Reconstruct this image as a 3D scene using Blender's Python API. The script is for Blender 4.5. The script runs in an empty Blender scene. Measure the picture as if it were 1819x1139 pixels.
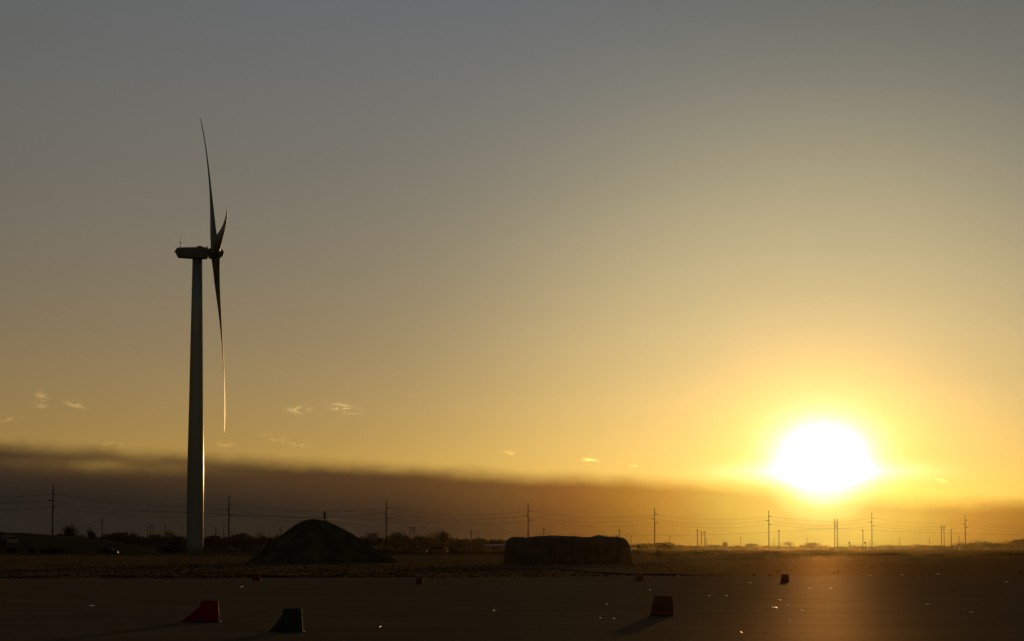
import bpy, math, random
from math import sin, cos, tan, atan2, pi, radians, exp, sqrt
from mathutils import Vector, noise

# ------------------------------------------------------------------ camera
SC = bpy.context.scene
COL = SC.collection
F, CX, CY = 5100.0, 909.5, 569.5
PITCH = math.atan(403.5 / F)
CAMZ = 1.6
cam_d = bpy.data.cameras.new('camera'); cam = bpy.data.objects.new('camera', cam_d); COL.objects.link(cam)
cam.location = (0, 0, CAMZ); cam.rotation_euler = (pi / 2 + PITCH, 0, 0)
cam_d.sensor_width = 36; cam_d.lens = 36 * F / 1819; cam_d.clip_start = 1; cam_d.clip_end = 30000
SC.camera = cam

def ray(px, py):
    u = (px - CX) / F; v = (CY - py) / F
    return Vector((u, cos(PITCH) - v * sin(PITCH), sin(PITCH) + v * cos(PITCH)))
def at(px, py, Y):
    r = ray(px, py); return Vector((0, 0, CAMZ)) + r * (Y / r.y)
def gnd(px, py):
    r = ray(px, py); return Vector((0, 0, CAMZ)) + r * (-CAMZ / r.z)

SUN = ray(1462, 815).normalized()
SUN_EL = math.asin(SUN.z); SUN_AZ = atan2(SUN.x, SUN.y)

# ------------------------------------------------------------------ sky (world)
W = bpy.data.worlds.new('World'); SC.world = W; W.use_nodes = True
nt = W.node_tree; nt.nodes.clear(); N = nt.nodes; LK = nt.links
def val(x):
    return x
def setin(sock, v):
    if hasattr(v, 'is_linked') or isinstance(v, bpy.types.NodeSocket): LK.new(v, sock)
    else: sock.default_value = v
def M(op, a, b=None, c=None, clamp=False):
    n = N.new('ShaderNodeMath'); n.operation = op; n.use_clamp = clamp
    setin(n.inputs[0], a)
    if b is not None: setin(n.inputs[1], b)
    if c is not None: setin(n.inputs[2], c)
    return n.outputs[0]
def V(op, a, b=None):
    n = N.new('ShaderNodeVectorMath'); n.operation = op
    setin(n.inputs[0], a)
    if b is not None:
        if op == 'SCALE': setin(n.inputs['Scale'], b)
        else: setin(n.inputs[1], b)
    return n.outputs['Value'] if op in ('DOT_PRODUCT', 'LENGTH') else n.outputs[0]
def mixc(f, a, b):
    n = N.new('ShaderNodeMix'); n.data_type = 'VECTOR'; n.clamp_factor = True
    setin(n.inputs['Factor'], f)
    vi = [s for s in n.inputs if s.type == 'VECTOR' and s.name in ('A', 'B')]
    setin(vi[0], a); setin(vi[1], b)
    return [s for s in n.outputs if s.type == 'VECTOR'][0]
def smooth(x, a, b):
    n = N.new('ShaderNodeMapRange'); n.interpolation_type = 'SMOOTHSTEP'
    setin(n.inputs['Value'], x); n.inputs['From Min'].default_value = a; n.inputs['From Max'].default_value = b
    n.inputs['To Min'].default_value = 0; n.inputs['To Max'].default_value = 1
    return n.outputs[0]
tc = N.new('ShaderNodeTexCoord').outputs['Generated']
dirn = V('NORMALIZE', tc)
sep = N.new('ShaderNodeSeparateXYZ'); LK.new(dirn, sep.inputs[0]); X, Y, Z = sep.outputs
cosg = V('DOT_PRODUCT', dirn, tuple(SUN))
G = M('MULTIPLY', M('ARCCOSINE', M('MINIMUM', cosg, 0.9999999)), 57.29578)      # degrees from the sun
ELr = M('MULTIPLY', M('ARCSINE', Z), 57.29578)
EL = M('MAXIMUM', ELr, 0.0)                                                     # degrees above horizon
AZ = M('MULTIPLY', M('ARCTAN2', X, Y), 57.29578)
def ex(x, s): return M('EXPONENT', M('MULTIPLY', x, -1.0 / s))
e3 = ex(EL, 3); ne3 = M('SUBTRACT', 1.0, e3)
g8 = ex(G, 8)
env = M('ADD', 0.22, M('MULTIPLY', 0.78, M('EXPONENT', M('MULTIPLY', M('POWER', M('DIVIDE', G, 55.0), 2.0), -1.0))))
GE = M('SQRT', M('ADD', M('POWER', M('MULTIPLY', M('SUBTRACT', AZ, math.degrees(SUN_AZ)), .78), 2.0), M('POWER', M('SUBTRACT', ELr, math.degrees(SUN_EL)), 2.0)))
SKYC = [(0.4592, 0.2574, 0.0), (0.0735, 0.0861, 0.0946), (0.0, 0.0, 0.0081), (0.1501, 0.2381, 0.0917),
        (0.9394, 0.4936, 0.0), (0.2858, 0.276, 0.2321), (1.4, 1.4, 2.5)]
ws = [M('MULTIPLY', e3, env), M('MULTIPLY', ne3, env), ex(G, 1.2), ex(G, 3), M('MULTIPLY', g8, e3), M('MULTIPLY', g8, ne3),
      M('EXPONENT', M('MULTIPLY', M('POWER', M('DIVIDE', GE, 0.60), 2.0), -1.0))]
clear = None
for w, c in zip(ws, SKYC):
    t = V('SCALE', c, w)
    clear = t if clear is None else V('ADD', clear, t)
clear = V('ADD', clear, V('SCALE', (.125, .085, .022), M('EXPONENT', M('MULTIPLY', M('POWER', M('DIVIDE', M('SUBTRACT', G, 4.2), 3.1), 2.0), -1.0))))
clear = V('MULTIPLY', clear, mixc(ex(EL, 3), (1.02, 1.02, 1.02), (1.02, .95, .93)))
# slight uneven dust in the air
comb = N.new('ShaderNodeCombineXYZ'); LK.new(AZ, comb.inputs[0]); LK.new(ELr, comb.inputs[1])
def wnoise(sx, sy, scale, detail=4, off=0.0, rough=0.55):
    v = V('ADD', V('MULTIPLY', comb.outputs[0], (sx, sy, 1)), (off, off * .37, 0))
    n = N.new('ShaderNodeTexNoise'); n.inputs['Scale'].default_value = scale
    n.inputs['Detail'].default_value = detail; n.inputs['Roughness'].default_value = rough
    LK.new(v, n.inputs['Vector']); return n.outputs['Fac']
n1 = wnoise(.10, .8, 1.2, 3, 3.1)
lowband = ex(EL, 4)
clear = V('SCALE', clear, M('ADD', 1.0, M('MULTIPLY', M('SUBTRACT', n1, .5), M('MULTIPLY', lowband, .22))))
# bank of cloud lying on the horizon, its upper edge falling to the right
n2 = wnoise(.22, .5, 1.0, 4, 7.7)
n3 = wnoise(.9, 1.6, 1.4, 5, 1.3)
edge = M('ADD', M('MULTIPLY', AZ, -0.060), 1.47)
edge = M('MAXIMUM', M('MINIMUM', edge, 2.6), 0.6)
edge = M('ADD', edge, M('MULTIPLY', M('SUBTRACT', n2, .5), .34))
edge = M('ADD', edge, M('MULTIPLY', M('SUBTRACT', n3, .5), .15))
dz = M('SUBTRACT', edge, ELr)
bmask = smooth(dz, -0.17, 0.24)
# thinner streak low on the left of the bank
def gauss(cx, cy, sx, sy, tilt=0.0):
    a = M('DIVIDE', M('SUBTRACT', AZ, cx), sx)
    b = M('DIVIDE', M('SUBTRACT', M('SUBTRACT', ELr, cy), M('MULTIPLY', M('SUBTRACT', AZ, cx), tilt)), sy)
    return M('EXPONENT', M('MULTIPLY', M('ADD', M('MULTIPLY', a, a), M('MULTIPLY', b, b)), -1.0))
streak = M('MULTIPLY', gauss(-8.0, 1.63, 1.9, .15, -.03), M('MULTIPLY', n3, .55))
bmask = M('MULTIPLY', bmask, M('SUBTRACT', 1.0, streak))
rmp = N.new('ShaderNodeValToRGB'); cr = rmp.color_ramp
BANK = [(0.0, (2.5, 2.4, 2.0)), (0.72, (1.1, 1.0, .80)), (1.0, (.5, .52, .18)), (1.35, (.22, .29, .07)), (2.1, (.32, .28, .045)), (3.1, (.33, .17, .024)),
        (3.9, (.25, .115, .014)), (5.1, (.15, .056, .013)), (6.5, (.075, .036, .0135)), (8.5, (.029, .0185, .0125)),
        (11.5, (.025, .019, .0130)), (15.0, (.0205, .0168, .0125)), (24.0, (.017, .015, .013)), (60, (.012, .012, .014))]
while len(cr.elements) < len(BANK): cr.elements.new(.5)
for e, (g, c) in zip(cr.elements, BANK):
    e.position = sqrt(g / 60.0)
for e, (g, c) in zip(cr.elements, BANK):
    e.color = (*[x / 2.5 for x in c], 1)
LK.new(M('SQRT', M('DIVIDE', G, 60.0), clamp=True), rmp.inputs[0])
bank = V('SCALE', rmp.outputs[0], 2.5)
# the bank is a little browner and lighter towards its top
bank = V('SCALE', bank, M('ADD', .90, M('MULTIPLY', M('SUBTRACT', n3, .3), .30)))
bank = V('ADD', bank, V('SCALE', V('MULTIPLY', clear, (.11, .075, .06)), M('SUBTRACT', 1.0, smooth(dz, 0.0, 1.1))))
clear = V('ADD', clear, V('SCALE', (0.0, .005, .028), gauss(0.0, 11.5, 7.0, 3.0)))
clear = V('SCALE', clear, M('SUBTRACT', 1.0, M('MULTIPLY', gauss(7.0, 12.0, 9.0, 4.0), .24)))
clear = V('SCALE', clear, M('ADD', 1.0, M('MULTIPLY', gauss(-10.0, 8.5, 5.5, 6.0), .15)))
sky = mixc(bmask, clear, bank)
# small torn wisps of cloud catching the light
n4 = wnoise(1.0, 2.4, 4.6, 6, 5.5, .65)
wsum = None
for px, py, sx, sy, tl, amp in [(610, 725, .24, .075, -.22, .85), (530, 728, .20, .060, 0, .6), (136, 720, .18, .065, -.15, .55), (72, 706, .13, .11, 0, .40),
                                (72, 722, .20, .04, 0, .25), (12, 744, .25, .05, 0, .3), (488, 778, .20, .06, -.2, .35), (534, 789, .20, .05, 0, .3),
                                (1048, 817, .12, .035, -.12, 1.1), (903, 805, .10, .04, 0, .5), (1672, 853, .10, .03, -.35, 1.0), (1125, 828, .10, .03, 0, .5),
                                (400, 789, .18, .05, 0, .3), (200, 790, .25, .05, -.1, .22)]:
    r = ray(px, py).normalized()
    g = M('MULTIPLY', gauss(math.degrees(atan2(r.x, r.y)), math.degrees(math.asin(r.z)), sx, sy, tl), amp)
    wsum = g if wsum is None else M('ADD', wsum, g)
rim = M('MULTIPLY', gauss(math.degrees(SUN_AZ), 1.50, 1.45, .17), .9)
sky = V('ADD', sky, V('SCALE', (1.0, .95, .75), rim))
wf = M('MULTIPLY', wsum, smooth(n4, .46, .55))
sky = V('ADD', sky, V('SCALE', V('ADD', V('MULTIPLY', clear, (.95, .88, .72)), (.08, .06, .035)), wf))
# dusk light of the rest of the dome from the physical sky
nish = N.new('ShaderNodeTexSky'); nish.sky_type = 'NISHITA'; nish.sun_disc = False
nish.sun_elevation = SUN_EL; nish.sun_rotation = SUN_AZ; nish.dust_density = 3.0
away = smooth(G, 22.0, 80.0)
sky = V('ADD', V('SCALE', sky, M('SUBTRACT', 1.0, M('MULTIPLY', away, .93))), V('MULTIPLY', V('SCALE', nish.outputs[0], M('MULTIPLY', away, 0.05)), (1.0, .90, .70)))
bg = N.new('ShaderNodeBackground'); LK.new(sky, bg.inputs[0]); bg.inputs[1].default_value = 1.0
wo = N.new('ShaderNodeOutputWorld'); LK.new(bg.outputs[0], wo.inputs[0])
W.cycles.sampling_method = 'MANUAL'; W.cycles.sample_map_resolution = 1024

# ------------------------------------------------------------------ sun, exposure
ld = bpy.data.lights.new('sun', 'SUN'); ld.energy = 1.2; ld.angle = radians(.53); ld.color = (1, .56, .20)
sun = bpy.data.objects.new('sun', ld); COL.objects.link(sun)
sun.rotation_euler = (-SUN).to_track_quat('-Z', 'Y').to_euler(); sun.location = (60, 500, 40)
SC.view_settings.view_transform = 'Standard'; SC.view_settings.look = 'None'
SC.view_settings.exposure = 0; SC.view_settings.gamma = 1; SC.view_settings.use_curve_mapping = False
SC.cycles.use_denoising = True
SC.cycles.max_bounces = 6; SC.cycles.volume_bounces = 0

# ------------------------------------------------------------------ helpers
class MB:
    def __init__(s): s.v = []; s.f = []; s.mi = []
    def add(s, vs, fs, mi=0):
        o = len(s.v); s.v += [tuple(p) for p in vs]; s.f += [tuple(i + o for i in f) for f in fs]; s.mi += [mi] * len(fs)
    def box(s, c, d, mi=0):
        cx, cy, cz = c; a, b, h = d[0] / 2, d[1] / 2, d[2] / 2
        vs = [(cx + i * a, cy + j * b, cz + k * h) for k in (-1, 1) for j in (-1, 1) for i in (-1, 1)]
        s.add(vs, [(0, 2, 3, 1), (4, 5, 7, 6), (0, 1, 5, 4), (2, 6, 7, 3), (0, 4, 6, 2), (1, 3, 7, 5)], mi)
    def rings(s, rs, cap=True, mi=0):
        n = len(rs[0]); vs = [p for r in rs for p in r]; fs = []
        for i in range(len(rs) - 1):
            for j in range(n):
                k = (j + 1) % n
                fs.append((i * n + j, i * n + k, (i + 1) * n + k, (i + 1) * n + j))
        if cap: fs.append(tuple(range(n))[::-1]); fs.append(tuple((len(rs) - 1) * n + j for j in range(n)))
        s.add(vs, fs, mi)
    def tube(s, pts, rad, n=6, mi=0, cap=True):
        pts = [Vector(p) for p in pts]; rs = []
        for i, p in enumerate(pts):
            t = (pts[min(i + 1, len(pts) - 1)] - pts[max(i - 1, 0)]).normalized()
            a = t.orthogonal().normalized() if abs(t.z) > .9 else t.cross(Vector((0, 0, 1))).normalized()
            if abs(t.z) > .9: a = (Vector((1, 0, 0)) - t * t.x).normalized()
            b = t.cross(a); r = rad[i] if isinstance(rad, (list, tuple)) else rad
            rs.append([p + (a * cos(2 * pi * k / n) + b * sin(2 * pi * k / n)) * r for k in range(n)])
        s.rings(rs, cap, mi)
    def mesh(s, name, mats, smooth=False):
        me = bpy.data.meshes.new(name); me.from_pydata(s.v, [], s.f)
        for m in (mats if isinstance(mats, (list, tuple)) else [mats]): me.materials.append(m)
        if any(s.mi): me.polygons.foreach_set('material_index', s.mi)
        if smooth: me.polygons.foreach_set('use_smooth', [True] * len(s.f))
        me.update(); return me
    def build(s, name, mats, parent=None, smooth=False, loc=None):
        o = bpy.data.objects.new(name, s.mesh(name, mats, smooth)); COL.objects.link(o)
        if parent: o.parent = parent
        if loc is not None: o.location = loc
        return o
def tag(o, label=None, cat=None, group=None, kind=None):
    if label: o['label'] = label
    if cat: o['category'] = cat
    if group: o['group'] = group
    if kind: o['kind'] = kind
    return o
def empty(name, loc, rz=0, scale=None):
    o = bpy.data.objects.new(name, None); COL.objects.link(o); o.location = loc; o.rotation_euler = (0, 0, rz)
    o.empty_display_size = .3
    if scale: o.scale = scale
    return o
def kids(o): return [c for c in COL.objects if c.parent == o]
def copy_tree(o):
    c = o.copy(); COL.objects.link(c)
    for ch in kids(o):
        d = ch.copy(); COL.objects.link(d); d.parent = c
        for gch in kids(ch):
            e = gch.copy(); COL.objects.link(e); e.parent = d
    return c

def mat(name, col, rough=.8, var=.3, scale=1.0, bump=0.0, bscale=None, metal=0.0, spec=.5, col2=None, detail=5, stretch=(1, 1, 1), transl=0.0, coat=0.0, rvar=0.0, sheen=None):
    m = bpy.data.materials.new(name); m.use_nodes = True; t = m.node_tree; b = t.nodes['Principled BSDF']
    tcn = t.nodes.new('ShaderNodeTexCoord'); mp = t.nodes.new('ShaderNodeMapping'); mp.inputs['Scale'].default_value = stretch
    t.links.new(tcn.outputs['Object'], mp.inputs[0])
    nz = t.nodes.new('ShaderNodeTexNoise'); nz.inputs['Scale'].default_value = scale; nz.inputs['Detail'].default_value = detail
    t.links.new(mp.outputs[0], nz.inputs['Vector'])
    r = t.nodes.new('ShaderNodeValToRGB'); r.color_ramp.elements[0].position = .3; r.color_ramp.elements[1].position = .7
    c2 = col2 or [x * (1 + var) for x in col]; c1 = col if col2 else [x * (1 - var) for x in col]
    r.color_ramp.elements[0].color = (*c1, 1); r.color_ramp.elements[1].color = (*c2, 1)
    t.links.new(nz.outputs['Fac'], r.inputs[0]); t.links.new(r.outputs[0], b.inputs['Base Color'])
    b.inputs['Roughness'].default_value = rough; b.inputs['Metallic'].default_value = metal
    b.inputs['Specular IOR Level'].default_value = spec
    b.inputs['Coat Weight'].default_value = coat; b.inputs['Coat Roughness'].default_value = .12
    if rvar:
        mr = t.nodes.new('ShaderNodeMapRange'); mr.inputs['To Min'].default_value = rough - rvar; mr.inputs['To Max'].default_value = rough + rvar
        mr.inputs['From Min'].default_value = .3; mr.inputs['From Max'].default_value = .7
        t.links.new(nz.outputs['Fac'], mr.inputs[0]); t.links.new(mr.outputs[0], b.inputs['Roughness'])
    if bump:
        n2 = t.nodes.new('ShaderNodeTexNoise'); n2.inputs['Scale'].default_value = bscale or scale * 8; n2.inputs['Detail'].default_value = 4
        t.links.new(tcn.outputs['Object'], n2.inputs['Vector'])
        bp = t.nodes.new('ShaderNodeBump'); bp.inputs['Strength'].default_value = bump; bp.inputs['Distance'].default_value = .02
        t.links.new(n2.outputs['Fac'], bp.inputs['Height']); t.links.new(bp.outputs[0], b.inputs['Normal'])
    if transl:
        tr = t.nodes.new('ShaderNodeBsdfTranslucent'); t.links.new(r.outputs[0], tr.inputs[0])
        mx = t.nodes.new('ShaderNodeMixShader'); mx.inputs[0].default_value = transl
        t.links.new(b.outputs[0], mx.inputs[1]); t.links.new(tr.outputs[0], mx.inputs[2])
        t.links.new(mx.outputs[0], t.nodes['Material Output'].inputs[0])
    if sheen:   # rough surface: mostly matt, a small share of soft grazing gloss
        fac, rg, sc = sheen; gl = t.nodes.new('ShaderNodeBsdfGlossy'); gl.inputs['Roughness'].default_value = rg; gl.inputs['Color'].default_value = (*sc, 1)
        mx = t.nodes.new('ShaderNodeMixShader'); mx.inputs[0].default_value = fac
        fm = t.nodes.new('ShaderNodeMapRange'); fm.inputs['From Min'].default_value = .3; fm.inputs['From Max'].default_value = .7
        fm.inputs['To Min'].default_value = fac * .9; fm.inputs['To Max'].default_value = fac * 1.1
        t.links.new(nz.outputs['Fac'], fm.inputs[0]); t.links.new(fm.outputs[0], mx.inputs[0])
        t.links.new(b.outputs[0], mx.inputs[1]); t.links.new(gl.outputs[0], mx.inputs[2])
        if bump: t.links.new(bp.outputs[0], gl.inputs['Normal'])
        t.links.new(mx.outputs[0], t.nodes['Material Output'].inputs[0])
    return m
MT = dict(
    land=mat('land', (.045, .035, .018), .95, .35, .02, detail=8, stretch=(1, .3, 1), spec=0.0),
    field=mat('field', (.040, .035, .020), .95, .5, .35, sheen=(.10, .62, (1, .62, .26)), bump=.15, bscale=3, spec=0.0, detail=8),  # orange sheen tint, also on track and bank: warm glare put into the colour
    asphalt=mat('asphalt', (.026, .028, .029), .9, .22, .35, bump=.15, bscale=38, spec=.0, detail=8, stretch=(.5, 1, 1), sheen=(.115, .60, (1, .70, .38))),  # warm sheen tint stands in for orange glare over the pavement
    gravel=mat('gravel', (.036, .034, .030), .9, .5, .6, bump=.3, bscale=20, spec=.0, sheen=(.10, .62, (1, .74, .44)), detail=7),
    soil=mat('soil', (.115, .088, .045), .95, .45, .6, bump=.8, bscale=5, spec=0.0, detail=8),
    ridge=mat('ridge', (.045, .040, .022), .95, .4, .15, spec=0.0, sheen=(.05, .60, (1, .60, .24)), detail=8),
    tarp=mat('tarp', (.125, .10, .06), .80, .25, 1.1, bump=.5, bscale=3, spec=.1, detail=7),
    paint=mat('turbine_paint', (.32, .33, .33), .5, .10, .35, spec=.0, sheen=(.14, .15, (1, 1, 1)), detail=6, stretch=(1, 1, .15)),
    glass_fibre=mat('blade_paint', (.25, .24, .22), .45, .10, .3, spec=.2, detail=5),
    nacelle=mat('nacelle_paint', (.22, .22, .215), .45, .15, .5, spec=.4),
    dark_metal=mat('dark_metal', (.12, .12, .12), .5, .2, 2, metal=.6),
    wood=mat('pole_wood', (.06, .045, .032), .85, .3, 1.5, stretch=(4, 4, .5), spec=.2),
    insul=mat('insulator', (.05, .045, .04), .8, .2, 3, spec=.1),
    wire=mat('wire', (.05, .048, .045), .7, .2, 1, spec=.1),
    bark=mat('bark', (.045, .035, .025), .95, .3, 2, spec=.1),
    leaf=mat('foliage', (.050, .045, .018), .9, .45, .8, transl=.25, spec=.1),
    twig=mat('bare_twigs', (.060, .045, .026), .9, .4, .8, transl=.2, spec=.1),
    brush=mat('brush', (.045, .036, .016), .95, .5, .08, transl=.2, spec=.1),
    grass=mat('grass_blades', (.045, .037, .016), .9, .5, .15, transl=.10, spec=0.0),
    weed=mat('dry_weeds', (.16, .12, .06), .8, .3, 1, transl=.3, spec=.2),
    red=mat('red_vinyl', (.42, .006, .010), .75, .25, 3, transl=.05, spec=.05),
    green=mat('green_vinyl', (.07, .08, .025), .75, .25, 3, transl=.05, spec=.05),
    orange=mat('orange_vinyl', (.36, .12, .03), .7, .25, 3, transl=.05, spec=.05),
    rubber=mat('rubber', (.02, .02, .02), .8, .2, 3),
    foil=mat('foil', (.90, .80, .64), .36, .1, 20, metal=1.0),
    car_pale=mat('pale_car_paint', (.07, .07, .075), .6, .05, 1, spec=.1),
    car_dark=mat('dark_car_paint', (.03, .035, .05), .3, .1, 1, coat=.6),
    glass=mat('window_glass', (.02, .022, .025), .08, .1, 1),
    wall=mat('building_wall', (.07, .065, .055), .8, .15, .5),
    roof=mat('metal_roof', (.22, .22, .23), .6, .15, .6, metal=.3),
    shingle=mat('shingle_roof', (.05, .04, .035), .85, .3, 2),
    signal=mat('signal_black', (.02, .02, .02), .6, .2, 2),
)

# ------------------------------------------------------------------ ground
m = MB(); m.add([(-3100, -140, 0), (3100, -140, 0), (3100, 3050, 0), (-3100, 3050, 0)], [(0, 1, 2, 3)])
tag(m.build('land', MT['land']), kind='structure')
def ynear(x):        # far edge of the pavement, running slightly askew
    return 155.0 + x * .40
m = MB(); m.add([(-70, -100, .012), (70, -100, .012), (70, ynear(70) + 6, .012), (-70, ynear(-70), .012)], [(0, 1, 2, 3)])
tag(m.build('pavement', MT['asphalt']), kind='structure')
# rough field between the pavement and the far bank, as one lumpy sheet
m = MB(); nx, ny = 150, 110; random.seed(3)
for j in range(ny + 1):
    t = (j / ny) ** 2.2
    for i in range(nx + 1):
        x = -140 + 280 * i / nx
        y0 = ynear(x) if abs(x) < 70 else ynear(70 if x > 0 else -70)
        y = y0 + t * (590 - y0)
        z = .01 + .32 * (.10 * noise.noise(Vector((x * .5, y * .12, 0))) + .06 * noise.noise(Vector((x * 1.7, y * .5, 4))) + .05) * min(1, t * 40)
        m.v.append((x, y, max(z, .006)))
for j in range(ny):
    for i in range(nx):
        a = j * (nx + 1) + i; m.f.append((a, a + 1, a + nx + 2, a + nx + 1)); m.mi.append(0)
tag(m.build('field', MT['field'], smooth=True), kind='structure')
# low bank that closes the field
m = MB(); prof = [(-14, -.05), (-9, .15), (-4, .38), (0, .47), (4, .40), (12, .12), (20, -.05)]
xs = [-160 + 2.5 * i for i in range(129)]
for x in xs:
    for dy, z in prof:
        m.v.append((x, 600 + dy + 3 * noise.noise(Vector((x * .02, 0, 0))), z + (.07 * noise.noise(Vector((x * .25, dy * .2, 2))) if z > 0 else 0)))
k = len(prof)
for i in range(len(xs) - 1):
    for j in range(k - 1):
        a = i * k + j; m.f.append((a, a + k, a + k + 1, a + 1)); m.mi.append(0)
tag(m.build('earth_bank', MT['ridge'], smooth=True), kind='structure')
# long low hill on the left
m = MB(); hx = [-170 + 2.0 * i for i in range(60)]; q = [(-40, 0), (-28, .35), (-14, .8), (0, 1), (16, .8), (34, .3), (50, 0)]
def hillz(x):
    px = CX + F * x / 700.0
    pts = [(-500, 938), (0, 944.5), (50, 946.5), (95, 950), (150, 955.5), (200, 960), (260, 972), (300, 979)]
    for a, b in zip(pts, pts[1:]):
        if a[0] <= px <= b[0]:
            py = a[1] + (b[1] - a[1]) * (px - a[0]) / (b[0] - a[0]); break
    else: py = 938 if px < 0 else 980
    return max(0, CAMZ + (973 - py) * 700 / F)
for x in hx:
    h = hillz(x)
    for dy, s in q:
        m.v.append((x, 700 + dy, h * s - .1 + .18 * noise.noise(Vector((x * .3, dy * .1, 0))) * s))
k = len(q)
for i in range(len(hx) - 1):
    for j in range(k - 1):
        a = i * k + j; m.f.append((a, a + k, a + k + 1, a + 1)); m.mi.append(0)
tag(m.build('hill', MT['ridge'], smooth=True), kind='structure')
# gravel track: two arms meeting beside the covered pile
def road(pts, w):
    m = MB(); P = [gnd(*p) for p in pts]; Q = []
    for i in range(len(P) - 1):
        for k in range(6):
            t = k / 6; p0 = P[max(i - 1, 0)]; p1 = P[i]; p2 = P[i + 1]; p3 = P[min(i + 2, len(P) - 1)]
            Q.append(.5 * ((2 * p1) + (p2 - p0) * t + (2 * p0 - 5 * p1 + 4 * p2 - p3) * t * t + (3 * p1 - p0 - 3 * p2 + p3) * t ** 3))
    Q.append(P[-1]); n = len(Q)
    for i, p in enumerate(Q):
        t = (Q[min(i + 1, n - 1)] - Q[max(i - 1, 0)]).normalized(); s = Vector((t.y, -t.x, 0)) * w / 2 * (1 + .2 * noise.noise(Vector((i * .6, 0, 0))))
        m.v += [tuple(p + s + Vector((0, 0, .085))), tuple(p - s + Vector((0, 0, .085)))]
    m.f = [(2 * i, 2 * i + 1, 2 * i + 3, 2 * i + 2) for i in range(n - 1)]; m.mi = [0] * (n - 1)
    return m
m = road([(880, 1012), (950, 1009.5), (1010, 1008.5), (1100, 1004), (1200, 996.5), (1330, 992), (1520, 989)], 5.0)
tag(m.build('gravel_track', MT['gravel']), kind='structure')
m = road([(1022, 1010.5), (1060, 1014.5), (1110, 1018.5), (1180, 1021.8), (1290, 1023)], 3.6)
for i, v in enumerate(m.v): m.v[i] = (v[0], v[1], .092)
tag(m.build('track_spur', MT['gravel']), kind='structure')

# ------------------------------------------------------------------ wind turbine
DT = 767.0
tb = at(346, 982, DT); tb.z = 0
T = empty('wind_turbine', tb); tag(T, 'tall wind turbine with three long blades, seen side-on against the sunset', 'wind turbine')
m = MB(); nseg = 64; prev = []
for h, r in [(0, 2.27), (2, 2.27), (20, 2.20), (28, 2.10), (42, 1.86), (54, 1.69), (66, 1.51), (79.0, 1.31)]:
    prev.append([(r * cos(2 * pi * k / nseg), r * sin(2 * pi * k / nseg), h) for k in range(nseg)])
m.rings(prev)
tower = m.build('tower', MT['paint'], T, smooth=True)
for h, r in [(27.6, 2.115), (54, 1.68)]:
    fl = MB(); fl.rings([[((r + e) * cos(2 * pi * k / 48), (r + e) * sin(2 * pi * k / 48), h + z) for k in range(48)] for e, z in [(-.02, -.14), (.035, -.1), (.035, .1), (-.02, .14)]])
    fl.build('flange', MT['paint'], tower, smooth=False)
YAW, TILT, PH, R = 0.15894, 0.07606, 1.44837, 52.03
H = at(382.5, 450, DT) - tb
a = Vector((cos(YAW) * cos(TILT), sin(YAW) * cos(TILT), sin(TILT)))
hv = Vector((sin(YAW), -cos(YAW), 0)); vv = hv.cross(a)
if vv.z < 0: vv = -vv
ah = Vector((cos(YAW), sin(YAW), 0)); side = Vector((-sin(YAW), cos(YAW), 0)); up = Vector((0, 0, 1))
# nacelle: rounded rectangular sections along its length (x back from hub centre, half height top/bottom, half width)
def rr(cx, zt, zb, w, e=.32, n=28):
    out = []
    for k in range(n):
        t = 2 * pi * k / n; c_, s_ = cos(t), sin(t)
        yy = w * math.copysign(abs(c_) ** e, c_); zz = math.copysign(abs(s_) ** e, s_)
        z = (zt + zb) / 2 + (zt - zb) / 2 * zz
        out.append(H + ah * cx + side * yy + up * z)
    return out
mpp = DT / F
nc = MB()
nc.rings([rr(x, t, b, w) for x, t, b, w in [(-10.55, .80, .25, 1.0), (-10.5, 1.0, -.2, 1.35), (-10.2, 1.22, -.8, 1.5), (-9.85, 1.32, -1.38, 1.55), (-7.8, 1.40, -1.52, 1.62),
                                         (-5.5, 1.48, -1.60, 1.66), (-3.4, 1.55, -1.66, 1.66), (-2.5, 1.50, -1.62, 1.6), (-2.05, 1.35, -1.45, 1.45), (-1.95, .9, -.95, 1.0)]])
nac = nc.build('nacelle', MT['nacelle'], T, smooth=False)
b = MB(); b.rings([rr(x, t, z, w) for x, t, z, w in [(-10.95, .22, .04, 1.1), (-10.6, .72, .10, 1.25), (-10.0, 1.27, .2, 1.3), (-9.5, 1.40, .3, 1.35)]])
b.build('cooler_hood', MT['nacelle'], nac)
b = MB(); b.rings([rr(x, t, 1.45, w) for x, t, w in [(-4.95, 1.60, .5), (-4.8, 1.86, .7), (-3.6, 1.86, .7), (-3.35, 1.62, .5)]])
b.build('roof_hatch', MT['nacelle'], nac)
b = MB(); p0 = H + ah * -9.35 + up * 1.3
b.tube([p0, p0 + up * 2.9], [.06, .03], 6); b.box(p0 + up * 1.35, (.34, .3, .42)); b.tube([p0 + up * 1.9 - side * .5, p0 + up * 1.9 + side * .5], .05, 5)
b.build('wind_mast', MT['dark_metal'], nac)
b = MB(); p0 = H + ah * -2.15 + up * 1.4
b.tube([p0, p0 + up * .45], .14, 8); b.build('warning_light', MT['dark_metal'], nac)
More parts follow.
